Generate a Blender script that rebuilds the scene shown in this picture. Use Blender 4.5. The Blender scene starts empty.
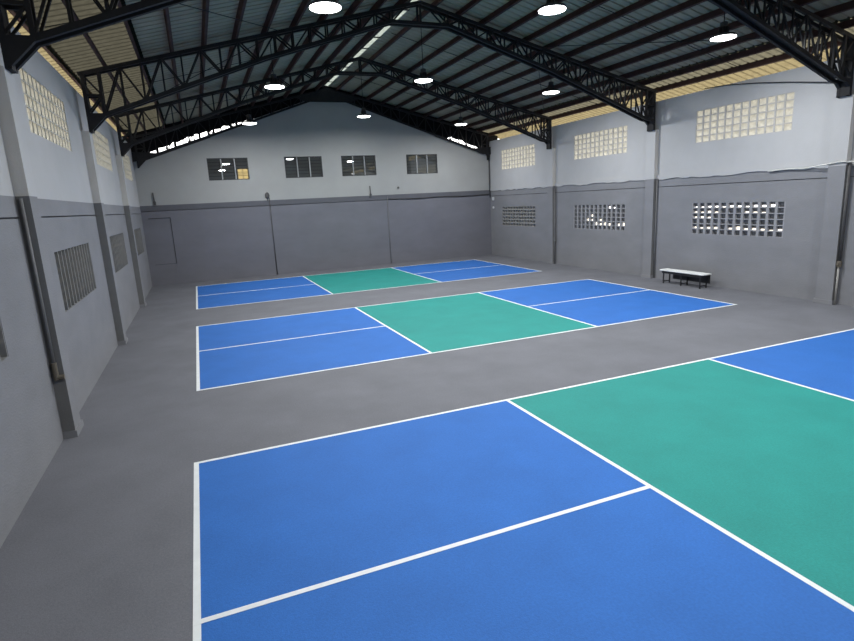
import bpy, bmesh, math, random
from mathutils import Vector, Matrix
random.seed(7)
S = bpy.context.scene
COL = S.collection

# ---------------------------------------------------------------- camera
cam_d = bpy.data.cameras.new('camera')
cam = bpy.data.objects.new('camera', cam_d)
COL.objects.link(cam)
RT = Vector((0.9239076749, -0.3793321186, -0.0500175170))
UP = Vector((0.1258996948, 0.1779576405, 0.9759509952))
FW = Vector((0.3613085593, 0.9079858050, -0.2121742279))
cam.matrix_world = Matrix(((RT.x, UP.x, -FW.x, 0.38775), (RT.y, UP.y, -FW.y, -7.23457),
                           (RT.z, UP.z, -FW.z, 3.13053), (0, 0, 0, 1)))
cam_d.sensor_fit = 'HORIZONTAL'
cam_d.sensor_width = 36.0
cam_d.lens = 554.0755 / 854 * 36.0
cam_d.clip_start = 0.05
cam_d.clip_end = 300
S.camera = cam

# ---------------------------------------------------------------- sky, sun, exposure
world = bpy.data.worlds.new('sky')
S.world = world
world.use_nodes = True
bg = world.node_tree.nodes['Background']
bg.inputs['Color'].default_value = (1.0, 0.985, 0.97, 1)
bg.inputs['Strength'].default_value = 4.0
sun_d = bpy.data.lights.new('sun', 'SUN')
sun_d.energy = 5.0
sun_d.color = (1.0, 0.93, 0.80)
sun_d.angle = math.radians(1.0)
sun = bpy.data.objects.new('sun', sun_d)
COL.objects.link(sun)
sun.rotation_euler = (math.radians(14), math.radians(3), 0)
LAMP_WATTS = 222.0
LAMP_COLOR = (0.96, 0.985, 1.0)
S.view_settings.view_transform = 'Standard'
S.view_settings.look = 'None'
S.view_settings.exposure = 0.0
S.view_settings.gamma = 1.0
S.view_settings.use_curve_mapping = False

# ---------------------------------------------------------------- materials
def s2l(c):
    return tuple((x / 255 / 12.92) if x / 255 <= 0.04045 else ((x / 255 + 0.055) / 1.055) ** 2.4 for x in c)

def mat(name, col, rough=0.6, metal=0.0, var=0.0, scale=4.0, bump=0.0, bscale=60.0, spec=0.5,
        stretch=(1, 1, 1), fine=0.0):
    m = bpy.data.materials.new(name)
    m.use_nodes = True
    nt = m.node_tree
    b = nt.nodes['Principled BSDF']
    b.inputs['Base Color'].default_value = (*col, 1)
    b.inputs['Roughness'].default_value = rough
    b.inputs['Metallic'].default_value = metal
    b.inputs['Specular IOR Level'].default_value = spec
    tc = nt.nodes.new('ShaderNodeTexCoord')
    mp = nt.nodes.new('ShaderNodeMapping')
    mp.inputs['Scale'].default_value = stretch
    nt.links.new(tc.outputs['Object'], mp.inputs['Vector'])
    if var > 0:
        n = nt.nodes.new('ShaderNodeTexNoise')
        n.inputs['Scale'].default_value = scale
        n.inputs['Detail'].default_value = 6
        n.inputs['Roughness'].default_value = 0.6
        nt.links.new(mp.outputs['Vector'], n.inputs['Vector'])
        r = nt.nodes.new('ShaderNodeMapRange')
        r.inputs['From Min'].default_value = 0.3
        r.inputs['From Max'].default_value = 0.7
        r.inputs['To Min'].default_value = 1 - var
        r.inputs['To Max'].default_value = 1 + var
        nt.links.new(n.outputs['Fac'], r.inputs['Value'])
        last = r.outputs['Result']
        if fine > 0:
            n2 = nt.nodes.new('ShaderNodeTexNoise')
            n2.inputs['Scale'].default_value = 45
            n2.inputs['Detail'].default_value = 3
            nt.links.new(tc.outputs['Object'], n2.inputs['Vector'])
            r2 = nt.nodes.new('ShaderNodeMapRange')
            r2.inputs['From Min'].default_value = 0.3
            r2.inputs['From Max'].default_value = 0.7
            r2.inputs['To Min'].default_value = 1 - fine
            r2.inputs['To Max'].default_value = 1 + fine
            nt.links.new(n2.outputs['Fac'], r2.inputs['Value'])
            mm = nt.nodes.new('ShaderNodeMath')
            mm.operation = 'MULTIPLY'
            nt.links.new(last, mm.inputs[0])
            nt.links.new(r2.outputs['Result'], mm.inputs[1])
            last = mm.outputs[0]
        v = nt.nodes.new('ShaderNodeVectorMath')
        v.operation = 'SCALE'
        v.inputs[0].default_value = col
        nt.links.new(last, v.inputs['Scale'])
        nt.links.new(v.outputs['Vector'], b.inputs['Base Color'])
    if bump > 0:
        n3 = nt.nodes.new('ShaderNodeTexNoise')
        n3.inputs['Scale'].default_value = bscale
        n3.inputs['Detail'].default_value = 4
        nt.links.new(mp.outputs['Vector'], n3.inputs['Vector'])
        bp = nt.nodes.new('ShaderNodeBump')
        bp.inputs['Strength'].default_value = bump
        bp.inputs['Distance'].default_value = 0.01
        nt.links.new(n3.outputs['Fac'], bp.inputs['Height'])
        nt.links.new(bp.outputs['Normal'], b.inputs['Normal'])
    return m

def translucent(name, col, mixd=0.35):
    m = bpy.data.materials.new(name)
    m.use_nodes = True
    nt = m.node_tree
    nt.nodes.remove(nt.nodes['Principled BSDF'])
    out = nt.nodes['Material Output']
    t = nt.nodes.new('ShaderNodeBsdfTranslucent')
    d = nt.nodes.new('ShaderNodeBsdfDiffuse')
    mx = nt.nodes.new('ShaderNodeMixShader')
    n = nt.nodes.new('ShaderNodeTexNoise')
    n.inputs['Scale'].default_value = 9
    tc = nt.nodes.new('ShaderNodeTexCoord')
    nt.links.new(tc.outputs['Object'], n.inputs['Vector'])
    r = nt.nodes.new('ShaderNodeMapRange')
    r.inputs['From Min'].default_value = 0.3
    r.inputs['From Max'].default_value = 0.7
    r.inputs['To Min'].default_value = 0.8
    r.inputs['To Max'].default_value = 1.1
    nt.links.new(n.outputs['Fac'], r.inputs['Value'])
    v = nt.nodes.new('ShaderNodeVectorMath')
    v.operation = 'SCALE'
    v.inputs[0].default_value = col
    nt.links.new(r.outputs['Result'], v.inputs['Scale'])
    nt.links.new(v.outputs['Vector'], t.inputs['Color'])
    d.inputs['Color'].default_value = (*col, 1)
    mx.inputs['Fac'].default_value = mixd
    nt.links.new(t.outputs[0], mx.inputs[1])
    nt.links.new(d.outputs[0], mx.inputs[2])
    nt.links.new(mx.outputs[0], out.inputs['Surface'])
    return m

def clear_tint(name, col):
    m = bpy.data.materials.new(name)
    m.use_nodes = True
    nt = m.node_tree
    nt.nodes.remove(nt.nodes['Principled BSDF'])
    t = nt.nodes.new('ShaderNodeBsdfTransparent')
    t.inputs['Color'].default_value = (*col, 1)
    nt.links.new(t.outputs[0], nt.nodes['Material Output'].inputs['Surface'])
    return m

def emitter(name, col, strength):
    m = bpy.data.materials.new(name)
    m.use_nodes = True
    b = m.node_tree.nodes['Principled BSDF']
    b.inputs['Base Color'].default_value = (0.8, 0.8, 0.8, 1)
    b.inputs['Emission Color'].default_value = (*col, 1)
    b.inputs['Emission Strength'].default_value = strength
    return m

M = {
    'floor': mat('grey_acrylic_floor', (0.150, 0.153, 0.172), 0.75, var=0.12, scale=0.9, bump=0.25, bscale=90, fine=0.10, spec=0.3),
    'blue': mat('blue_court_paint', (0.024, 0.136, 0.46), 0.7, var=0.07, scale=1.3, bump=0.25, bscale=90, fine=0.08, spec=0.3),
    'green': mat('green_court_paint', (0.016, 0.252, 0.225), 0.7, var=0.07, scale=1.3, bump=0.25, bscale=90, fine=0.08, spec=0.3),
    'line': mat('white_line_paint', (0.78, 0.80, 0.80), 0.6, var=0.05, scale=6, spec=0.3),
    'wall_white': mat('white_wall_paint', (0.445, 0.445, 0.452), 0.85, var=0.05, scale=0.8, bump=0.3, bscale=25, spec=0.2),
    'wall_grey': mat('grey_wall_paint', (0.226, 0.228, 0.243), 0.85, var=0.07, scale=0.9, bump=0.5, bscale=22, spec=0.2, stretch=(1, 1, 2.2)),
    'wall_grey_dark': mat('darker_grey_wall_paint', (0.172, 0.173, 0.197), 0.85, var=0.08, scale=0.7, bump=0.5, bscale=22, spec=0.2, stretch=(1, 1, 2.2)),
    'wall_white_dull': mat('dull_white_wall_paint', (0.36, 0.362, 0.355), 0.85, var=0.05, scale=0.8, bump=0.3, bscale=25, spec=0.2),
    'band_dark': mat('dark_grey_band', (0.118, 0.119, 0.135), 0.85, var=0.08, scale=1.2, spec=0.2),
    'outline': mat('dark_outline_paint', (0.055, 0.055, 0.062), 0.9),
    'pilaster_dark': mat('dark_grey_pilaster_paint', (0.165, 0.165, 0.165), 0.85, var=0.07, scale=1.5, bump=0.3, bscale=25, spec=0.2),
    'pilaster_warm_lit': mat('warm_lit_pilaster_white', (0.54, 0.52, 0.49), 0.85, var=0.06, scale=1.5, bump=0.3, bscale=25, spec=0.2),
    'groove': mat('dark_groove', (0.11, 0.11, 0.12), 0.9),
    'steel': mat('black_painted_steel', (0.016, 0.016, 0.018), 0.65, var=0.2, scale=5, spec=0.25),
    'purlin': mat('red_oxide_steel', (0.062, 0.032, 0.030), 0.75, var=0.25, scale=3, spec=0.2),
    'roof': mat('grey_roof_sheet', (0.335, 0.298, 0.222), 0.7, var=0.12, scale=1.5, spec=0.3),
    'backdrop': mat('dark_backdrop', (0.008, 0.008, 0.010), 0.9, spec=0.1),
    'yellow_sheet': translucent('yellow_fibreglass', (0.140, 0.117, 0.066), 0.4),
    'daylit_sheet': translucent('cream_daylight_tint', (0.085, 0.078, 0.055), 0.4),
    'dim_daylit_sheet': translucent('dim_cream_daylight_tint', (0.036, 0.034, 0.025), 0.4),  # dimmer copy of the daylight tint for the left slope
    'clear_sheet': translucent('clear_fibreglass', (0.42, 0.45, 0.43), 0.2),
    'block': mat('block_joint_cement', (0.45, 0.44, 0.43), 0.9, var=0.08, scale=6),
    'block_grey': mat('grey_block_joint', (0.27, 0.27, 0.285), 0.9, var=0.08, scale=6),
    'amber_light_tint': clear_tint('amber_light_tint', (1.0, 0.86, 0.55)),
    'glass_block': translucent('frosted_block_glass', (0.60, 0.585, 0.51), 0.30),
    'block_dull': mat('dull_grey_joint', (0.185, 0.185, 0.182), 0.9, var=0.1, scale=6),
    'pane_dull': mat('dull_grey_fill', (0.15, 0.15, 0.147), 0.9, var=0.1, scale=7),
    'glass_dull': translucent('dull_frosted_block_glass', (0.43, 0.42, 0.36), 0.30),
    'block_pale': mat('pale_block_joint', (0.50, 0.49, 0.46), 0.9, var=0.05, scale=6),
    'pane_faint': mat('faint_block_fill', (0.165, 0.165, 0.175), 0.8, var=0.1, scale=7),
    'block_faint': mat('faint_block_joint', (0.27, 0.265, 0.255), 0.9, var=0.06, scale=6),
    'pane_dark': mat('dark_block_fill', (0.095, 0.095, 0.10), 0.5, var=0.2, scale=7),
    'pane_grey': mat('grey_block_fill', (0.20, 0.20, 0.195), 0.8, var=0.1, scale=7),
    'tint_glass': mat('tinted_reflective_glass', (0.20, 0.205, 0.20), 0.008, metal=0.72),
    'alu': mat('aluminium_frame', (0.30, 0.31, 0.32), 0.45, metal=0.3),
    'dark_frame': mat('dark_window_frame', (0.03, 0.03, 0.033), 0.5),
    'lamp_body': mat('dark_lamp_housing', (0.07, 0.07, 0.072), 0.5, metal=0.3),
    'lens': emitter('lit_lamp_lens', (0.97, 0.99, 1.0), 9.0),
    'pipe': mat('grey_conduit', (0.16, 0.16, 0.165), 0.55, var=0.1, scale=8),
    'pipe_dark': mat('dark_conduit', (0.07, 0.068, 0.07), 0.6, var=0.2, scale=8),
    'pipe_pale': mat('pale_conduit', (0.36, 0.35, 0.33), 0.6, var=0.1, scale=8),
    'brass': mat('weathered_fitting', (0.15, 0.13, 0.10), 0.6, metal=0.2),
    'cable_w': mat('white_cable', (0.55, 0.55, 0.52), 0.6),
    'cable_k': mat('black_cable', (0.02, 0.02, 0.022), 0.6),
    'bench_top': mat('white_bench_seat', (0.80, 0.81, 0.80), 0.5, var=0.05, scale=5),
    'bench_metal': mat('dark_bench_frame', (0.022, 0.022, 0.025), 0.5, metal=0.2),
    'white_plastic': mat('white_fitting', (0.6, 0.6, 0.6), 0.5),
    'earth': mat('bare_sunlit_ground', (0.45, 0.41, 0.34), 0.95, var=0.15, scale=0.5, spec=0.1),
}

# ---------------------------------------------------------------- helpers
def tag(o, label, cat=None, group=None, kind=None):
    o['label'] = label
    if cat: o['category'] = cat
    if group: o['group'] = group
    if kind: o['kind'] = kind
    return o

def empty(name, loc=(0, 0, 0)):
    o = bpy.data.objects.new(name, None)
    COL.objects.link(o)
    o.location = loc
    o.empty_display_size = 0.2
    return o

class MB:
    """collects geometry of ONE part"""
    def __init__(self):
        self.bm = bmesh.new()
    def box(self, x0, x1, y0, y1, z0, z1, mi=0):
        v = [self.bm.verts.new((x, y, z)) for x in (x0, x1) for y in (y0, y1) for z in (z0, z1)]
        for f in ((0, 1, 3, 2), (4, 6, 7, 5), (0, 4, 5, 1), (2, 3, 7, 6), (0, 2, 6, 4), (1, 5, 7, 3)):
            fc = self.bm.faces.new([v[i] for i in f])
            fc.material_index = mi
        return self
    def bar(self, p, q, w, h, up=(0, 1, 0), mi=0):
        p, q = Vector(p), Vector(q)
        d = (q - p).normalized()
        a = Vector(up)
        a = (a - d * a.dot(d)).normalized()
        b = d.cross(a)
        vs = []
        for c in (p, q):
            for s, t in ((-1, -1), (1, -1), (1, 1), (-1, 1)):
                vs.append(self.bm.verts.new(c + a * (s * w / 2) + b * (t * h / 2)))
        for f in ((0, 1, 2, 3), (7, 6, 5, 4), (0, 4, 5, 1), (1, 5, 6, 2), (2, 6, 7, 3), (3, 7, 4, 0)):
            self.bm.faces.new([vs[i] for i in f]).material_index = mi
        return self
    def tube(self, pts, r, n=10, mi=0):
        pts = [Vector(p) for p in pts]
        rings = []
        for i, p in enumerate(pts):
            d = (pts[min(i + 1, len(pts) - 1)] - pts[max(i - 1, 0)]).normalized()
            a = Vector((0, 0, 1)) if abs(d.z) < 0.9 else Vector((0, 1, 0))
            a = (a - d * a.dot(d)).normalized()
            b = d.cross(a)
            rr = r[i] if isinstance(r, (list, tuple)) else r
            rings.append([self.bm.verts.new(p + (a * math.cos(2 * math.pi * k / n) + b * math.sin(2 * math.pi * k / n)) * rr) for k in range(n)])
        for i in range(len(rings) - 1):
            for k in range(n):
                self.bm.faces.new((rings[i][k], rings[i][(k + 1) % n], rings[i + 1][(k + 1) % n], rings[i + 1][k])).material_index = mi
        self.bm.faces.new(rings[0][::-1]).material_index = mi
        self.bm.faces.new(rings[-1]).material_index = mi
        return self
    def lathe(self, prof, cx=0, cy=0, n=28, mi=0):
        rings = [[self.bm.verts.new((cx + r * math.cos(2 * math.pi * k / n), cy + r * math.sin(2 * math.pi * k / n), z)) for k in range(n)] for r, z in prof]
        for i in range(len(rings) - 1):
            for k in range(n):
                self.bm.faces.new((rings[i][k], rings[i][(k + 1) % n], rings[i + 1][(k + 1) % n], rings[i + 1][k])).material_index = mi
        self.bm.faces.new(rings[0][::-1]).material_index = mi
        self.bm.faces.new(rings[-1]).material_index = mi
        return self
    def prism(self, poly, axis, a0, a1, mi=0):
        """poly of 2D points extruded along axis ('x' or 'y')"""
        def P(p, a):
            return (a, p[0], p[1]) if axis == 'x' else (p[0], a, p[1])
        v0 = [self.bm.verts.new(P(p, a0)) for p in poly]
        v1 = [self.bm.verts.new(P(p, a1)) for p in poly]
        self.bm.faces.new(v0).material_index = mi
        self.bm.faces.new(v1[::-1]).material_index = mi
        n = len(poly)
        for i in range(n):
            self.bm.faces.new((v0[i], v1[i], v1[(i + 1) % n], v0[(i + 1) % n])).material_index = mi
        return self
    def build(self, name, mats, parent=None, smooth=False, bevel=0, off=(0, 0, 0)):
        bmesh.ops.recalc_face_normals(self.bm, faces=self.bm.faces)
        if any(off):
            bmesh.ops.translate(self.bm, verts=self.bm.verts, vec=off)
        me = bpy.data.meshes.new(name)
        self.bm.to_mesh(me)
        self.bm.free()
        for m in (mats if isinstance(mats, (list, tuple)) else [mats]):
            me.materials.append(m)
        if smooth:
            for p in me.polygons:
                p.use_smooth = True
        o = bpy.data.objects.new(name, me)
        COL.objects.link(o)
        if parent:
            o.parent = parent
        if bevel:
            bv = o.modifiers.new('bevel', 'BEVEL')
            bv.width = bevel
            bv.segments = 2
            bv.limit_method = 'ANGLE'
        return o

def copy_tree(o, parent=None):
    c = o.copy()
    COL.objects.link(c)
    if parent:
        c.parent = parent
    for ch in list(o.children):
        copy_tree(ch, c)
    return c

def structure(o, label, cat):
    return tag(o, label, cat, kind='structure')

# ---------------------------------------------------------------- dimensions
XL, XR, XM = -1.8, 15.3, 6.75
YB, YF = 20.0, -10.6
ZP = 3.45           # paint line
ZG = 3.16           # groove
ZW = 6.0            # side wall top
TH = 0.18
def chord_top(x): return 8.40 - 0.25 * abs(x - XM)
def chord_bot(x): return min(5.42 + 0.34 * ((x - (-1.3)) if x < XM else (14.8 - x)), 7.87)
def chord_bot_arched(x):
    t = (x + 1.3) if x < XM else (14.8 - x)
    return min(5.42 + 0.368 * t if t < 3.8 else 6.818 + 0.3095 * (t - 3.8), 7.87)
ROOF_OFF = 0.215
def roof_z(x): return chord_top(x) + ROOF_OFF
BAYS = [(-2.85, 0.28), (3.35, 6.50), (9.55, 12.70), (15.62, 18.75)]
LOW = (1.62, 2.61)
HIGH = (4.46, 5.43)
BACKW = [(1.13, 2.87), (4.50, 6.26), (7.20, 8.93), (10.55, 12.25)]
BACKZ = (4.46, 5.42)

# ---------------------------------------------------------------- floor and ground
structure(MB().box(XL - TH, XR + TH, YF - TH, YB + TH, -0.15, 0).build('floor', M['floor']),
          'grey textured acrylic sports floor around the courts', 'floor')
structure(MB().box(-60, 75, -60, 70, -0.25, -0.151).build('ground', M['earth']),
          'bare sunlit ground outside the hall', 'ground')

# ---------------------------------------------------------------- walls
def grid_wall(mb, a0, a1, z0, z1, holes, mi, put):
    """boxes filling the rectangle a0..a1 x z0..z1 except the holes"""
    A = sorted({a0, a1, *[h[0] for h in holes], *[h[1] for h in holes]})
    Z = sorted({z0, z1, *[h[2] for h in holes], *[h[3] for h in holes]})
    A = [a for a in A if a0 <= a <= a1]
    Z = [z for z in Z if z0 <= z <= z1]
    for i in range(len(A) - 1):
        for j in range(len(Z) - 1):
            ca, cz = (A[i] + A[i + 1]) / 2, (Z[j] + Z[j + 1]) / 2
            if any(h[0] < ca < h[1] and h[2] < cz < h[3] for h in holes):
                continue
            put(mb, A[i], A[i + 1], Z[j], Z[j + 1], mi)

def side_wall(name, x_in, sgn, label, ragged):
    mb = MB()
    def put(m, a, b, c, d, mi):
        x2 = x_in + sgn * TH
        m.box(min(x_in, x2), max(x_in, x2), a, b, c, d, mi)
    def put_rec(m, a, b, c, d, mi):
        x1, x2 = x_in + sgn * 0.04, x_in + sgn * TH
        m.box(min(x1, x2), max(x1, x2), a, b, c, d, mi)
    hl = [(a, b, *LOW) for a, b in BAYS]
    hh = [(a, b, *HIGH) for a, b in BAYS]
    grid_wall(mb, YF, YB, 0, ZG, hl, 0, put)
    put_rec(mb, YF, YB, ZG, ZG + 0.022, 2)
    put(mb, YF, YB, ZG + 0.022, ZP, 0)
    grid_wall(mb, YF, YB, ZP, ZW, hh, 1, put)
    if ragged:   # the thicker white render coat ends in an uneven edge
        y = YF
        pts = []
        while y < YB:
            pts.append((y, ZP - 0.02 + random.uniform(-0.03, 0.035)))
            y += random.uniform(0.12, 0.4)
        pts.append((YB, ZP - 0.01))
        for (ya, za), (yb, zb) in zip(pts[:-1], pts[1:]):
            mb.prism([(ya, za), (yb, zb), (yb, ZP + 0.12), (ya, ZP + 0.12)], 'x', x_in - sgn * 0.035, x_in + sgn * 0.01, 1)
    o = mb.build(name, [M['wall_grey'], M['wall_white'], M['groove']])
    return structure(o, label, 'wall')

side_wall('wall_left', XL, -1, 'left block wall painted grey below and white above', False)
side_wall('wall_right', XR, 1, 'right block wall with uneven white render edge above grey paint', True)

def end_wall(name, y_in, sgn, holes, label):
    mb = MB()
    def put(m, a, b, c, d, mi):
        y2 = y_in + sgn * TH
        m.box(a, b, min(y_in, y2), max(y_in, y2), c, d, mi)
    def put_rec(m, a, b, c, d, mi):
        y1, y2 = y_in + sgn * 0.04, y_in + sgn * TH
        m.box(a, b, min(y1, y2), max(y1, y2), c, d, mi)
    zg = 3.23
    x0, x1 = XL - TH, XR + TH
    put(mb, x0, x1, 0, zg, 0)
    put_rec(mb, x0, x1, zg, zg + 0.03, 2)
    put(mb, x0, x1, zg + 0.03, ZP + 0.04, 3)  # dark grey band between the groove and the white wall
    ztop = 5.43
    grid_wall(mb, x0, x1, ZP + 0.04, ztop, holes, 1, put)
    y2 = y_in + sgn * TH
    poly = [(x0, ztop), (x1, ztop), (x1, 5.52), (14.8, 5.52), (7.6, 7.95), (5.9, 7.95), (-1.3, 5.52), (x0, 5.52)]
    if sgn > 0:
        mb.prism(poly, 'y', y_in, y2, 1)
    else:       # gable with one high opening
        mb.prism([(x0, ztop), (4.6, ztop), (4.6, 5.52 + 0.3375 * 5.9), (-1.3, 5.52), (x0, 5.52)], 'y', y_in, y2, 1)
        mb.prism([(5.6, ztop), (x1, ztop), (x1, 5.52), (14.8, 5.52), (7.6, 7.95), (5.9, 7.95), (5.6, 7.85)], 'y', y_in, y2, 1)
        mb.prism([(4.6, ztop), (5.6, ztop), (5.6, 5.97), (4.6, 5.97)], 'y', y_in, y2, 1)
        mb.prism([(4.6, 6.95), (5.6, 6.95), (5.6, 7.85), (4.6, 7.51)], 'y', y_in, y2, 1)
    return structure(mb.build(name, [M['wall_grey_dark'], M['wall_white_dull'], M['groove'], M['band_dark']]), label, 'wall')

end_wall('wall_back', YB, 1, [(a, b, BACKZ[0], BACKZ[1]) for a, b in BACKW], 'far gable wall, grey below and white above')
end_wall('wall_front', YF, -1, [], 'gable wall behind the viewpoint')

# pilasters (run up to the truss feet)
PY = [(1.80, 2.22), (8.02, 8.42), (14.0, 14.4)]
def pilaster(x_in, sgn, y0, y1, label):
    """sgn = +1: projects to +x (left wall)"""
    mb = MB()
    d = 0.16
    xa, xb = x_in, x_in + sgn * d
    lo, hi = min(xa, xb), max(xa, xb)
    mb.box(lo, hi, y0 + 0.004, y1, 0, ZP, 0)
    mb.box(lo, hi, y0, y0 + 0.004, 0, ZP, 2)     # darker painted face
    mb.box(lo, hi, y0 + 0.004, y1, ZP, 5.07, 1)
    mb.box(lo, hi, y0, y0 + 0.004, ZP, 5.07, 3)     # warm side light painted into this white face
    mb.box(lo - (0.02 if sgn < 0 else 0), hi + (0.02 if sgn > 0 else 0), y0 - 0.02, y1 + 0.05, 0, 0.10, 0)   # foot
    o = mb.build('pilaster', [M['wall_grey'], M['wall_white'], M['pilaster_dark'], M['pilaster_warm_lit']])
    tag(o, label, 'pilaster', kind='structure')
for (y0, y1), w in zip(PY, ('nearest', 'middle', 'farthest')):
    pilaster(XL, 1, y0, y1, 'grey and white pilaster on left wall, %s of three' % w)
    pilaster(XR, -1, y0, y1, 'grey and white pilaster on right wall, %s of three' % w)

# added black gable sheets painting the unlit space beyond; daylight gap low each side
def gable_backdrop(y, label, gaps=True):
    mb = MB()
    def gap(x):
        t = x - XM
        if gaps and -8.0 < t < -3.0:
            return chord_bot(x) + 0.08 + 0.22 * min(1, (-t - 3.0) / 2.2) * random.uniform(0.55, 1.15)
        if gaps and 6.1 < t < 8.3:
            return chord_bot(x) + 0.06 + 0.25 * random.uniform(0.4, 1.1)
        return chord_bot(x) + 0.06
    xs = [XL - 0.6 + i * (XR - XL + 1.2) / 120 for i in range(121)]
    poly = [(x, min(gap(x), roof_z(x) - 0.18)) for x in xs] + [(x, roof_z(x) + 0.001) for x in reversed(xs)]
    n = len(xs)
    for i in range(n - 1):
        mb.prism([poly[i], poly[i + 1], poly[2 * n - 2 - i], poly[2 * n - 1 - i]], 'y', y, y + 0.02)
    if gaps:     # uneven studs crossing the gap
        x = -1.2
        while x < 3.9:
            w = random.uniform(0.03, 0.12)
            mb.box(x, x + w, y + 0.03, y + 0.07, chord_bot(x) - 0.05, chord_bot(x) + 0.5)
            x += random.uniform(0.2, 0.42)
    return structure(mb.build('trim_1', M['backdrop']), label, 'gable board')
gable_backdrop(YB + 0.12, 'added dark sheet standing in for the unlit space beyond the far gable')
o = gable_backdrop(YF - 0.14, 'dark sheet closing the gable behind the viewpoint', False)
o.name = 'trim_2'

# ---------------------------------------------------------------- roof
def roof_side(s):
    """s=-1 left slope, +1 right slope; ribs run down the slope"""
    bm = bmesh.new()
    xr = XM - 0.23 if s < 0 else XM + 0.12
    xe = (-0.40) if s < 0 else 14.62
    xw = (XL - 0.12) if s < 0 else (XR + 0.12)
    ys = []
    y = YF - 0.4
    while y < YB + 0.7:
        for dy, h in ((0, 0), (0.19, 0), (0.205, 0.03), (0.245, 0.03)):
            ys.append((y + dy, h))
        y += 0.26
    rows = []
    for yy, h in ys:
        rows.append([bm.verts.new((x, yy, roof_z(x) + h)) for x in (xr, xe)])
    for a, b in zip(rows[:-1], rows[1:]):
        bm.faces.new((a[0], a[1], b[1], b[0]))
    me = bpy.data.meshes.new('ceiling')
    bm.to_mesh(me)
    bm.free()
    me.materials.append(M['roof'])
    o = bpy.data.objects.new('ceiling', me)
    COL.objects.link(o)
    sm = o.modifiers.new('thickness', 'SOLIDIFY')
    sm.thickness = 0.004
    structure(o, ('left' if s < 0 else 'right') + ' slope of the ribbed grey metal roof', 'roof')
    # translucent sheets: one inside the wall, its cream tint imitating eave daylight, a yellow one over the eave
    xo = (XL - 1.5) if s < 0 else (XR + 1.5)
    for x0, x1, m, lb in ((xe - s * 0.1, xw, 'daylit_sheet', 'translucent roof sheet just inside the %s wall, eave daylight put into its cream tint'),
                          (xw - s * 0.1, xo, 'yellow_sheet', 'yellow translucent eave sheet seen above the %s wall')):
        bm = bmesh.new()
        dz = -0.012 if m == 'daylit_sheet' else -0.024
        rows = []
        for yy, h in ys:
            rows.append([bm.verts.new((x, yy, roof_z(x) + h + dz)) for x in (x0, x1)])
        for a, b in zip(rows[:-1], rows[1:]):
            bm.faces.new((a[0], a[1], b[1], b[0]))
        me = bpy.data.meshes.new('eave_sheet')
        bm.to_mesh(me)
        bm.free()
        me.materials.append(M['dim_daylit_sheet' if (m == 'daylit_sheet' and s < 0) else m])
        o = bpy.data.objects.new('eave_sheet', me)
        COL.objects.link(o)
        structure(o, lb % ('left' if s < 0 else 'right'), 'eave sheet')
roof_side(-1)
roof_side(1)

# ridge skylight
t = empty('ridge_skylight', (XM, 5, 8.6))
structure(t, 'narrow daylit clear strip along the roof ridge', 'skylight')
zr = 8.4 + ROOF_OFF
mb = MB()
mb.prism([(XM - 0.24, zr - 0.063), (XM, zr - 0.003), (XM + 0.13, zr - 0.036), (XM + 0.13, zr - 0.031), (XM, zr + 0.002), (XM - 0.24, zr - 0.058)], 'y', YF - 0.4, YB + 0.6)
mb.build('skylight_panel', M['clear_sheet'], t, off=(-XM, -5, -8.6))
mb = MB()
mb.box(XM - 0.19, XM - 0.12, YF - 0.4, YB + 0.6, zr - 0.09, zr - 0.06)
for k in range(22):
    yy = -9 + k * 1.4
    mb.box(XM - 0.24, XM + 0.13, yy - 0.05, yy + 0.05, zr - 0.075, zr - 0.06)
mb.build('skylight_bar', M['steel'], t, off=(-XM, -5, -8.6))

# purlins: C-shaped steel along the hall
ORD = ['first', 'second', 'third', 'fourth', 'fifth', 'sixth', 'seventh', 'eighth', 'ninth', 'tenth', 'eleventh', 'twelfth']
def purlin_mesh(s):
    mb = MB()
    w, h, tk = 0.065, 0.16, 0.006
    y0, y1 = YF - 0.3, YB + 0.6
    ang = math.atan(0.25) * s
    c, sn = math.cos(ang), math.sin(ang)
    def rbox(a0, a1, b0, b1):
        pts = [(a0, b0), (a1, b0), (a1, b1), (a0, b1)]
        mb.prism([(a * c + b * sn, -a * sn + b * c) for a, b in pts], 'y', y0, y1)
    rbox(-w / 2, -w / 2 + tk, 0, h)
    rbox(-w / 2, w / 2, 0, tk)
    rbox(-w / 2, w / 2, h - tk, h)
    rbox(w / 2 - tk, w / 2, 0, 0.02)
    rbox(w / 2 - tk, w / 2, h - 0.02, h)
    return mb
for s in (-1, 1):
    proto = None
    for k in range(12):
        x = XM + s * (8.60 - 0.74 * k)
        if proto is None:
            o = proto = purlin_mesh(s).build('roof_purlin', M['purlin'])
        else:
            o = proto.copy()
            COL.objects.link(o)
        o.location = (x, 0, chord_top(x) + 0.043)
        tag(o, 'dark red roof purlin along %s slope, %s up from the eave' % ('left' if s < 0 else 'right', ORD[k]),
            'purlin', 'purlins under the roof sheets')

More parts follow.
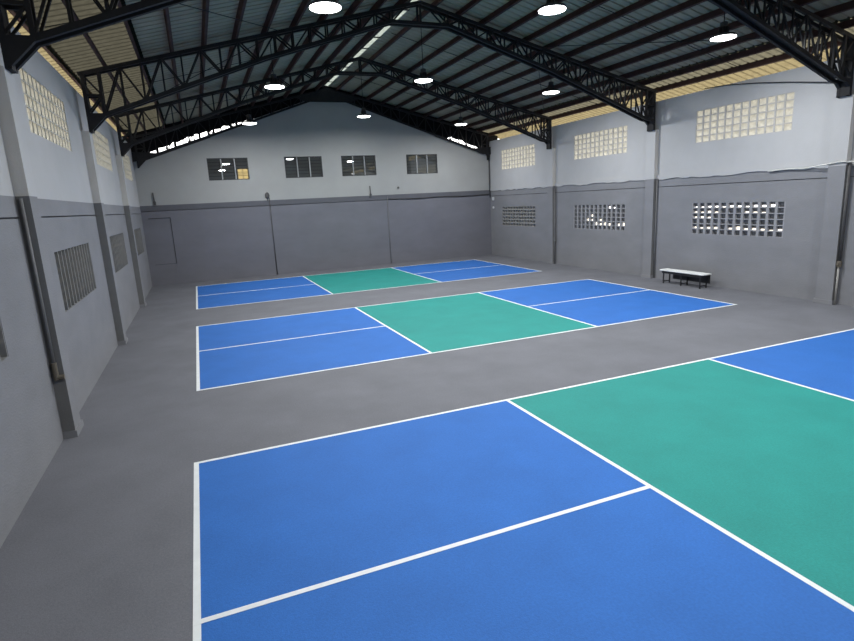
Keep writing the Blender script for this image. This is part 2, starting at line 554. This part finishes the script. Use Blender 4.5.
# ---------------------------------------------------------------- trusses
def make_truss(y, label, planes, cb=chord_bot_arched):
    t = empty('roof_truss', (XM, y, 5.07))
    tag(t, label, 'roof truss', 'steel roof trusses')
    O = (-XM, -y, -5.07)
    def B(mb, name, **k):
        return mb.build(name, M['steel'], t, off=O, **k)
    for s in (-1, 1):
        X = lambda x: XM + s * (XM - x)      # x given on the left side
        mb = MB()
        mb.bar((X(-1.68), y, chord_top(-1.68)), (X(6.75), y, 8.40), max(planes) - min(planes) + 0.07, 0.075)
        mb2 = MB()
        for p in planes:
            mb2.bar((X(-1.68), y + p, chord_top(-1.68)), (X(6.75), y + p, 8.40), 0.07, 0.08)
        mb.bm.free()
        B(mb2, 'top_chord')
        mb = MB()
        for p in planes:
            mb.bar((X(-1.62), y + p, 5.38), (X(-1.3), y + p, 5.42), 0.07, 0.08)
            mb.bar((X(-1.3), y + p, 5.42), (X(2.5), y + p, cb(2.5)), 0.07, 0.085)
            mb.bar((X(2.5), y + p, cb(2.5)), (X(5.9), y + p, 7.87), 0.07, 0.085)
            mb.bar((X(5.9), y + p, 7.87), (X(6.75), y + p, 7.87), 0.07, 0.085)
        # flat batten plates under the pair of angles
        if len(planes) > 1:
            mb.bar((X(-1.3), y, 5.45), (X(2.5), y, cb(2.5) + 0.03), max(planes) - min(planes), 0.008)
            mb.bar((X(2.5), y, cb(2.5) + 0.03), (X(5.9), y, 7.90), max(planes) - min(planes), 0.008)
        B(mb, 'bottom_chord')
        mb = MB()
        for p in planes:
            mb.bar((X(-1.60), y + p, 5.07), (X(-1.60), y + p, 6.33), 0.07, 0.08)
            mb.bar((X(-1.27), y + p, 5.42), (X(-1.27), y + p, 6.40), 0.06, 0.06)
            mb.bar((X(-1.60), y + p, 5.85), (X(-1.27), y + p, 5.85), 0.05, 0.05)
            mb.bar((X(-1.60), y + p, 5.45), (X(-1.27), y + p, 5.85), 0.035, 0.035)
            mb.bar((X(-1.60), y + p, 6.30), (X(-1.27), y + p, 5.88), 0.035, 0.035)
        B(mb, 'end_post')
        mb = MB()
        for p in planes:
            if s < 0:
                mb.prism([(X(-1.64), 5.05), (X(-1.60), 5.05), (X(-1.25), 5.40), (X(-1.25), 5.46), (X(-1.64), 5.46)], 'y', y + p - 0.04, y + p + 0.04)
            else:
                mb.prism([(X(-1.64), 5.05), (X(-1.565), 5.05), (X(-1.565), 5.25), (X(-1.40), 5.40), (X(-1.64), 5.46)], 'y', y + p - 0.04, y + p + 0.04)
        if len(planes) > 1:      # boxed end of the paired trusses
            mb.box(min(X(-1.635), X(-1.565)), max(X(-1.635), X(-1.565)), y - 0.14, y + 0.14, 5.05, 6.33)
        B(mb, 'gusset_plate')
    n = 17
    for s in (-1, 1):
        X = lambda x: XM + s * (XM - x)
        for k in range(n):
            xa = -0.82 + k * 0.45
            xb = xa + 0.45
            if xb > 6.72: break
            for p in planes:
                for nm, a, b in (('vertical_strut', (xa, cb(xa)), (xa, chord_top(xa))),
                                 ('diagonal_strut', (xa, chord_top(xa) if k % 2 == 0 else cb(xa)),
                                  (xb, cb(xb) if k % 2 == 0 else chord_top(xb)))):
                    B(MB().bar((X(a[0]), y + p, a[1]), (X(b[0]), y + p, b[1]), 0.036, 0.036), nm)
    for p in planes:
        B(MB().bar((XM, y + p, 7.87), (XM, y + p, 8.4), 0.04, 0.05), 'king_post')
        B(MB().bar((-1.27, y + p, 5.44), (-0.82, y + p, chord_top(-0.82)), 0.036, 0.036), 'diagonal_strut')
        B(MB().bar((XR + XL + 1.27, y + p, 5.44), (XR + XL + 0.82, y + p, chord_top(-0.82)), 0.036, 0.036), 'diagonal_strut')
    return t
TW = (-0.11, 0.11)
tA = make_truss(2.0, 'black steel roof truss nearest the viewer', TW)
for y, w in ((8.2, 'black steel roof truss second from the viewer'), (14.2, 'black steel roof truss third from the viewer')):
    c = copy_tree(tA)
    c.location.y = y
    c['label'] = w
tD = make_truss(19.82, 'black steel truss against the far gable wall', (0.0,), chord_bot)
# solid end plates of the gable truss
for s in (-1, 1):
    X = lambda x: XM + s * (XM - x)
    MB().prism([(X(-1.78), 5.32), (X(-1.3), 5.36), (X(1.4), 6.27), (X(1.4), 6.38), (X(-0.8), 5.66), (X(-1.78), 5.72)], 'y', 19.80, 19.84).build(
        'haunch_plate', M['steel'], tD, off=(-XM, -19.82, -5.07))
MB().prism([(5.7, 7.82), (7.8, 7.82), (8.3, 8.02), (6.75, 8.40), (5.2, 8.02)], 'y', 19.80, 19.84).build(
    'ridge_plate', M['steel'], tD, off=(-XM, -19.82, -5.07))

# sag rods and wind bracing
BAYN = {5.1: 'nearest bay', 11.2: 'middle bay', 17.2: 'far bay'}
for s in (-1, 1):
    for y, w in BAYN.items():
        X = lambda x: XM + s * (XM - x)
        o = MB().bar((X(-1.85), y, chord_top(-1.85) + 0.14), (X(6.5), y, chord_top(6.5) + 0.14), 0.014, 0.014).build('sag_rod', M['steel'])
        tag(o, 'thin sag rod tying %s slope purlins in the %s' % ('left' if s < 0 else 'right', w), 'rod', 'sag rods between purlins')
    for (ya, yb), w in (((2.1, 8.1), 'nearest'), ((14.1, 8.3), 'middle')):
        for (xa, xb), d in (((-1.3, 2.9), 'lower'),):
            X = lambda x: XM + s * (XM - x)
            o = MB().tube([(X(xa), ya, chord_top(xa) + 0.03), (X(xb), yb, chord_top(xb) + 0.03)], 0.010, 6).build('brace_rod', M['steel'])
            tag(o, 'thin diagonal wind brace rod, %s slope, %s bay' % ('left' if s < 0 else 'right', w), 'rod', 'diagonal brace rods')

# ---------------------------------------------------------------- block windows
wn = [0]
def block_window(wall, side, y0, y1, z0, z1, rows, cols, fill, joint, label, slits=(), jv=0.05, jh=0.035):
    """side=+1: right wall (inside faces -x); side=-1: left wall"""
    wn[0] += 1
    t = empty('window_%d' % wn[0], (wall, (y0 + y1) / 2, z0))
    structure(t, label, 'window')
    O = (-wall, -(y0 + y1) / 2, -z0)
    xi = wall + side * 0.005
    xo = wall + side * ((TH - 0.02) if fill in (M['glass_block'], M['glass_dull']) else 0.10)
    flush = fill in (M['glass_block'], M['glass_dull'])
    xg = wall + side * (0.014 if flush else 0.055)
    if flush: jv, jh = (0.05, 0.03) if side > 0 else (0.022, 0.018)
    g = MB()
    pw, ph = (y1 - y0) / cols, (z1 - z0) / rows
    for c in range(cols + 1):
        yc = y0 + c * pw
        a, b = max(y0, yc - jv / 2), min(y1, yc + jv / 2)
        g.box(min(xi, xo), max(xi, xo), a, b, z0, z1)
    for r in (range(rows + 1) if jh > 0.013 else (0, rows)):
        zc = z0 + r * ph
        a, b = max(z0, zc - jh / 2), min(z1, zc + jh / 2)
        g.box(min(xi, xo) + 0.001, max(xi, xo) - 0.001, y0, y1, a, b)
    g.build('block_grid', joint, t, off=O)
    p = MB()
    for c in range(cols):
        for r in range(rows):
            a, b = y0 + c * pw + jv / 2, y0 + (c + 1) * pw - jv / 2
            lo, hi = z0 + r * ph + jh / 2, z0 + (r + 1) * ph - jh / 2
            if (c, r) in slits:
                lo += slits[(c, r)] * (hi - lo)
            # slightly pillowed pane, sloping like a weather block
            xa, xb = xg, xg + side * (0.008 if flush else 0.03)
            vs = [p.bm.verts.new(v) for v in ((xb, a, lo), (xb, b, lo), (xa, b, hi), (xa, a, hi))]
            cxm = p.bm.verts.new(((xa + xb) / 2 - side * (0.010 if flush else 0.018), (a + b) / 2, (lo + hi) / 2))
            for i in range(4):
                p.bm.faces.new((vs[i], vs[(i + 1) % 4], cxm))
    p.build('pane', fill, t, off=O)
    return t

WB = ['behind the near left pilaster', 'nearest full bay', 'middle bay', 'far bay']
# photo pattern of the open slits, column counted from the far (photo-left) end, row from the top
def slit_map(pat, cols, rows):
    d = {}
    for r, cs in pat.items():
        for c, v in cs.items():
            d[(cols - 1 - c, rows - 1 - r)] = v
    return d
P1 = slit_map({0: {0: .2, 1: .15, 2: .3, 3: .3, 4: .18, 5: .38, 6: .32, 7: .2, 8: .4, 9: .36, 10: .5},
               1: {0: .3, 1: .2, 2: .4, 3: .25, 7: .3, 8: .22, 9: .15},
               2: {0: .3, 1: .35, 2: .25},
               4: {0: .35, 1: .25, 2: .35, 3: .4, 5: .3, 6: .62, 7: .3, 8: .4, 9: .3, 10: .12, 11: .35}}, 12, 6)
P2 = slit_map({0: {8: .55, 9: .3}, 2: {4: .6}, 3: {3: .6, 4: .5, 6: .5}, 4: {5: .75, 6: .55, 7: .75, 8: .6, 10: .55, 11: .8}}, 12, 6)
for i, (a, b) in enumerate(BAYS):
    bay = ('beside the viewpoint', 'nearest to the bench', 'between the first two far pilasters', 'by the far corner')[i]
    block_window(XR, 1, a, b, HIGH[0], HIGH[1], 5, 12, M['glass_block'], M['block'],
                 'bright cream block window high on right wall, ' + ('out of frame beside the viewpoint', 'largest and nearest', 'middle of three', 'smallest by the far corner')[i])
    block_window(XR, 1, a, b, LOW[0], LOW[1], 6, 12, M['pane_faint'] if i == 3 else M['pane_dark'],
                 M['block_faint'] if i == 3 else M['block_grey'],
                 'dark vent block window low on right wall, ' + ('out of frame beside the viewpoint', 'above and right of the bench', 'middle of three', 'faint grey one by the far corner')[i],
                 slits=P1 if i == 1 else P2 if i == 2 else {},
                 jv=0.085 if i < 3 else 0.02, jh=0.03 if i < 3 else 0.06)
    block_window(XL, -1, a, b, HIGH[0], HIGH[1], 5, 12, M['glass_dull'], M['block_pale'],
                 'cream block window high on left wall, ' + ('out of frame beside the viewpoint', 'largest and nearest', 'second from the viewer', 'by the far corner')[i])
    block_window(XL, -1, a, b, LOW[0], LOW[1], 6, 12, M['pane_dull'], M['block_dull'],
                 'grey block grille low on left wall, ' + ('cut by the photo left edge', 'between the two nearest pilasters', 'between second and third pilasters', 'behind the third pilaster')[i],
                 jv=0.045, jh=0.012)

# ---------------------------------------------------------------- glazed windows of the far wall
for i, (a, b) in enumerate(BACKW):
    wn[0] += 1
    z0, z1 = BACKZ
    t = empty('window_%d' % wn[0], ((a + b) / 2, YB, z0))
    structure(t, 'dark three-pane louvre window on far wall, %s from the left' % ('first', 'second', 'third', 'fourth')[i], 'window')
    O = (-(a + b) / 2, -YB, -z0)
    f = MB()
    fr = 0.03
    for x0, x1, c, d in ((a, b, z0, z0 + fr), (a, b, z1 - fr, z1), (a, a + fr, z0, z1), (b - fr, b, z0, z1)):
        f.box(x0, x1, YB + 0.01, YB + 0.10, c, d)
    f.build('window_frame', M['dark_frame'], t, off=O)
    w = (b - a) / 3
    for k in (1, 2):
        MB().box(a + k * w - 0.022, a + k * w + 0.022, YB + 0.005, YB + 0.09, z0 + fr, z1 - fr).build('mullion', M['alu'], t, off=O)
    for k in range(3):
        p = MB()
        nl = 6
        for j in range(nl):       # jalousie blades
            za = z0 + fr + (z1 - z0 - 2 * fr) * j / nl
            zb = z0 + fr + (z1 - z0 - 2 * fr) * (j + 1) / nl
            p.bar((a + k * w + 0.024, YB + 0.06, (za + zb) / 2), (a + (k + 1) * w - 0.024, YB + 0.06, (za + zb) / 2), 0.005, zb - za - 0.014)
        p.build('pane', M['tint_glass'], t, off=O)
    MB().box(a, b, YB + 0.11, YB + 0.13, z0, z1).build('backing', M['backdrop'], t, off=O)
# added window behind the viewpoint, tinted amber for a warm reflection in the far panes
wn[0] += 1
t = empty('window_%d' % wn[0], (5.1, YF, 5.97))
structure(t, 'added window high behind the viewpoint, tinted amber for its reflection in the far panes', 'window')
MB().box(-0.5, 0.5, -0.10, -0.095, 0, 0.98).build('pane', M['amber_light_tint'], t)
f = MB()
for x in (-0.5, -0.02, 0.46):
    f.box(x, x + 0.04, -0.09, -0.04, 0, 0.98)
f.box(-0.5, 0.5, -0.09, -0.04, 0.50, 0.54)
f.build('window_frame', M['dark_frame'], t)

# ---------------------------------------------------------------- courts
def make_court(y0, label, dx=0.0):
    """y0 = far sideline"""
    t = empty('pickleball_court', (dx, y0, 0))
    tag(t, label, 'court', 'pickleball courts')
    L, D = 13.41, 6.10
    k1, k2 = 4.57, 8.84
    za, zl = 0.003, 0.0045
    e = 0.0005
    for a, b in ((0, k1), (k2, L)):
        MB().box(a, b, -D, 0, e, za).build('service_area', M['blue'], t)
    MB().box(k1, k2, -D, 0, e, za).build('kitchen_zone', M['green'], t)
    bw, lw = 0.06, 0.055
    for a in (0, L - bw):
        MB().box(a, a + bw, -D, 0, e, zl).build('baseline', M['line'], t)
    for y in (-D, -lw):
        MB().box(0, L, y, y + lw, e, zl + 0.0004).build('sideline', M['line'], t)
    for x in (k1, k2):
        MB().box(x - lw / 2, x + lw / 2, -D, 0, e, zl + 0.0008).build('kitchen_line', M['line'], t)
    for a, b in ((0, k1), (k2, L)):
        MB().box(a, b, -D / 2 - lw / 2, -D / 2 + lw / 2, e, zl + 0.0012).build('center_line', M['line'], t)
    return t
c0 = make_court(0.0, 'nearest blue and green court, cut by the bottom of the photo')
c1 = copy_tree(c0)
c1.location.y = 9.255
c1.scale.y = 1.010
c0.location.x = -0.035
c1['label'] = 'middle blue and green court, in front of the bench'
c2 = copy_tree(c0)
c2.location.y = 18.43
c2.scale.y = 1.014
c2.location.x = 0.0
c2['label'] = 'farthest blue and green court, along the far wall'

# ---------------------------------------------------------------- high bay lamps
def make_lamp(x, y, z, watts=LAMP_WATTS):
    z -= 0.04
    t = empty('high_bay_lamp', (x, y, z))
    ztop = chord_top(x) + ROOF_OFF - z - 0.003
    MB().lathe([(0.25, 0.015), (0.275, 0.0), (0.28, 0.03), (0.25, 0.06), (0.16, 0.075), (0.10, 0.085)]).build('lamp_housing', M['lamp_body'], t, smooth=True)
    MB().lathe([(0.272, 0.0), (0.27, -0.014), (0.21, -0.030), (0.10, -0.036), (0.03, -0.038)]).build('lens', M['lens'], t, smooth=True)
    f = MB()
    for k in range(12):
        a = 2 * math.pi * k / 12
        f.bar((0.02 * math.cos(a), 0.02 * math.sin(a), 0.15), (0.11 * math.cos(a), 0.11 * math.sin(a), 0.15), 0.15, 0.006, up=(0, 0, 1))
    f.lathe([(0.06, 0.075), (0.06, 0.235)], n=16)
    f.build('heat_sink', M['lamp_body'], t)
    MB().lathe([(0.085, 0.23), (0.085, 0.32), (0.06, 0.335)], n=20).build('driver_box', M['lamp_body'], t)
    MB().tube([(0, 0, 0.33), (0, 0, ztop)], 0.011, 8).build('hanging_rod', M['steel'], t)
    ld = bpy.data.lights.new('lamp_glow', 'AREA')
    ld.shape = 'DISK'
    ld.size = 0.5
    ld.energy = watts
    ld.color = LAMP_COLOR
    ld.spread = math.radians(180)
    lo = bpy.data.objects.new('lamp_glow', ld)
    COL.objects.link(lo)
    lo.parent = t
    lo.location = (0, 0, -0.045)
    return t
LX = [((2.9, 2.89, 2.82, 2.9), 6.5, 'left'), ((7.49, 7.37, 7.48, 7.45), 6.76, 'middle'), ((12.2, 11.96, 12.21, 12.2), 6.5, 'right')]
LY = [((3.07, 2.99, 2.99), 'nearest row in view'), ((9.75, 9.58, 9.5), 'second row'), ((16.86, 16.61, 16.99), 'farthest row')]
for j, (ys, rw) in enumerate(LY):
    for i, (x, z, cw) in enumerate(LX):
        t = make_lamp(x[j], ys[i], z, LAMP_WATTS * (1, 1, 0.72)[j])
        tag(t, 'lit round high bay lamp, %s, %s of its three' % (rw, cw), 'lamp', 'high bay lamps')

for i, (x, z, cw) in enumerate(LX):
    t = make_lamp(x[3], -3.7, z)
    tag(t, 'lit round high bay lamp above the nearest court behind the frame, %s of its three' % cw, 'lamp', 'high bay lamps')

# ---------------------------------------------------------------- bench
t = empty('bench', (14.775, 6.175, 0))
tag(t, 'long white-topped bench with dark metal legs against the right wall', 'bench')
MB().box(-0.18, 0.18, -0.885, 0.885, 0.42, 0.465).build('seat', M['bench_top'], t, bevel=0.012)
MB().box(-0.15, -0.12, -0.80, 0.80, 0.34, 0.42).box(0.12, 0.15, -0.80, 0.80, 0.34, 0.42).build('seat_rail', M['bench_metal'], t)
for y in (-0.74, 0.0, 0.74):
    for x in (-0.135, 0.135):
        MB().box(x - 0.016, x + 0.016, y - 0.016, y + 0.016, 0, 0.42).build('leg', M['bench_metal'], t)
    MB().box(-0.13, 0.13, y - 0.012, y + 0.012, 0.06, 0.09).build('stretcher', M['bench_metal'], t)
MB().box(0.155, 0.17, -0.85, 0.62, 0.14, 0.42).build('back_shade', M['bench_metal'], t)  # dark sheet put in for the shade beneath the seat

# ---------------------------------------------------------------- conduits and fittings
def conduit(name, pts, r, m, label, cat='pipe', fit=None, fitm=None):
    t = empty(name, pts[-1])
    tag(t, label, cat)
    O = tuple(-v for v in pts[-1])
    MB().tube(pts, r, 10).build('pipe_run', m, t, off=O, smooth=True)
    if fit:
        mb = MB()
        for p0, p1, rr in fit:
            mb.tube([p0, p1], rr, 12)
        mb.build('pipe_fitting', fitm or m, t, off=O)
    return t
x = XL + 0.068
conduit('conduit', [(x, 1.765, 3.42), (x, 1.765, 0.93)], 0.022, M['pipe'],
        'grey conduit down the nearest left pilaster', fit=[((x, 1.765, 1.15), (x, 1.765, 0.90), 0.036), ((x - 0.01, 1.765, 0.93), (x + 0.10, 1.765, 0.93), 0.036)], fitm=M['brass'])
x = XR - 0.09
conduit('conduit', [(x, 1.76, 3.5), (x, 1.76, 1.02)], 0.040, M['pipe_dark'],
        'dark conduit with a coupling on the nearest right pilaster', fit=[((x, 1.76, 1.12), (x, 1.76, 0.96), 0.055), ((x - 0.07, 1.76, 1.04), (x + 0.07, 1.76, 1.04), 0.03)], fitm=M['brass'])
conduit('conduit', [(x, 1.765, 0.95), (x, 1.765, 0.0)], 0.024, M['pipe_pale'],
        'pale pipe below the coupling on the nearest right pilaster')
conduit('conduit', [(XR - 0.08, 13.96, 3.36), (XR - 0.08, 13.96, 0.0)], 0.030, M['pipe'],
        'grey conduit with a small box on the farthest right pilaster', fit=[((XR - 0.08, 13.95, 1.2), (XR - 0.08, 13.95, 1.02), 0.05)], fitm=M['pipe'])
conduit('conduit', [(XR - 0.05, 7.98, 3.45), (XR - 0.05, 7.98, 0.0)], 0.022, M['pipe'],
        'grey conduit on the middle right pilaster beside the bench')
conduit('conduit', [(3.64, YB - 0.025, 3.6), (3.64, YB - 0.025, 0.0)], 0.018, M['pipe_dark'],
        'dark conduit running down the far wall below an oval fitting')
conduit('conduit', [(9.40, YB - 0.02, 3.49), (9.40, YB - 0.02, 0.0)], 0.014, M['pipe'],
        'thin grey conduit on the far wall right of its middle')
conduit('conduit', [(XR - 0.05, YB - 0.05, 5.4), (XR - 0.05, YB - 0.05, 3.1)], 0.035, M['pipe_dark'],
        'dark pipe in the far right corner on the white wall')

t = empty('wall_fitting', (3.56, YB, 3.70))
tag(t, 'small dark oval fitting on white far wall above a conduit', 'wall fitting')
mb = MB()
mb.lathe([(0.02, 0.0), (0.085, 0.01), (0.10, 0.04), (0.085, 0.07), (0.05, 0.085)], n=20)
o = mb.build('fitting_body', M['pipe_dark'], t, smooth=True)
o.rotation_euler = (math.radians(90), 0, 0)
o.scale = (1.0, 1.5, 1.0)
MB().box(-0.03, 0.03, -0.03, 0.0, -0.24, -0.12).build('bracket', M['pipe_dark'], t)

def stub(x, z0, z1, label):
    t = empty('wall_bracket', (x, YB, z0))
    tag(t, label, 'bracket')
    MB().box(-0.05, 0.05, -0.05, 0.0, 0, 0.16).build('base_plate', M['pipe_dark'], t)
    MB().bar((0, -0.035, 0.1), (-0.02, -0.035, z1 - z0), 0.04, 0.045).build('spike', M['pipe_dark'], t)
stub(8.55, 3.42, 3.95, 'short dark metal stub on far wall under the third window')
stub(-1.2, 3.50, 4.03, 'short dark metal stub on far wall near the left corner')
o = MB().tube([(10.02, YB, 3.82), (10.02, YB - 0.05, 3.82)], 0.05, 12).build('wall_button', M['pipe_dark'])
tag(o, 'small dark round knob on white far wall right of a stub', 'wall fitting')
for z, w in ((3.02, 'upper'), (2.56, 'lower')):
    o = MB().tube([(XR, 19.65, z), (XR - 0.05, 19.65, z)], 0.09 if w == 'upper' else 0.06, 14).build('wall_socket', M['white_plastic'])
    tag(o, 'round pale wall fitting in the far right corner, %s of two' % w, 'wall fitting')

# outline of a closed-up opening on the far wall
mb = MB()
mb.box(-1.55, -0.66, YB - 0.012, YB, 2.92, 2.95)
mb.box(-0.69, -0.66, YB - 0.012, YB, 0.92, 2.95)
mb.box(-1.55, -0.66, YB - 0.006, YB, 0.92, 0.935)
structure(mb.build('trim_3', M['outline']), 'dark outline of a closed-up opening on far wall, left corner', 'trim')

# cables
def cable(pts, r, m, label):
    P = []
    for i in range(len(pts) - 1):
        a, b = Vector(pts[i]), Vector(pts[i + 1])
        for k in range(6):
            P.append(a.lerp(b, k / 6))
    P.append(Vector(pts[-1]))
    o = MB().tube(P, r, 6).build('cable', m, smooth=True)
    return tag(o, label, 'cable')
cable([(15.26, 6.2, 6.03), (15.25, 5.38, 5.98), (15.25, 4.4, 5.84), (15.25, 3.5, 5.68), (15.22, 2.5, 5.48), (15.18, 2.1, 5.44)], 0.014, M['cable_k'],
      'black cable sagging across the white wall to the nearest right truss foot')
cable([(15.245, 3.9, 3.43), (15.24, 3.4, 3.46), (15.24, 2.9, 3.44), (15.12, 2.28, 3.50), (15.10, 1.9, 3.54), (15.11, 1.72, 3.53), (15.2, 1.5, 3.50), (15.2, -1.0, 3.50)], 0.016, M['cable_w'],
      'white cable along the paint line over the nearest right pilaster')
cable([(9.5, YB - 0.02, 3.27), (11.0, YB - 0.02, 3.22), (12.2, YB - 0.02, 3.27), (13.6, YB - 0.02, 3.22), (15.2, YB - 0.02, 3.26)], 0.022, M['cable_k'],
      'black cable along the groove on the right half of the far wall')
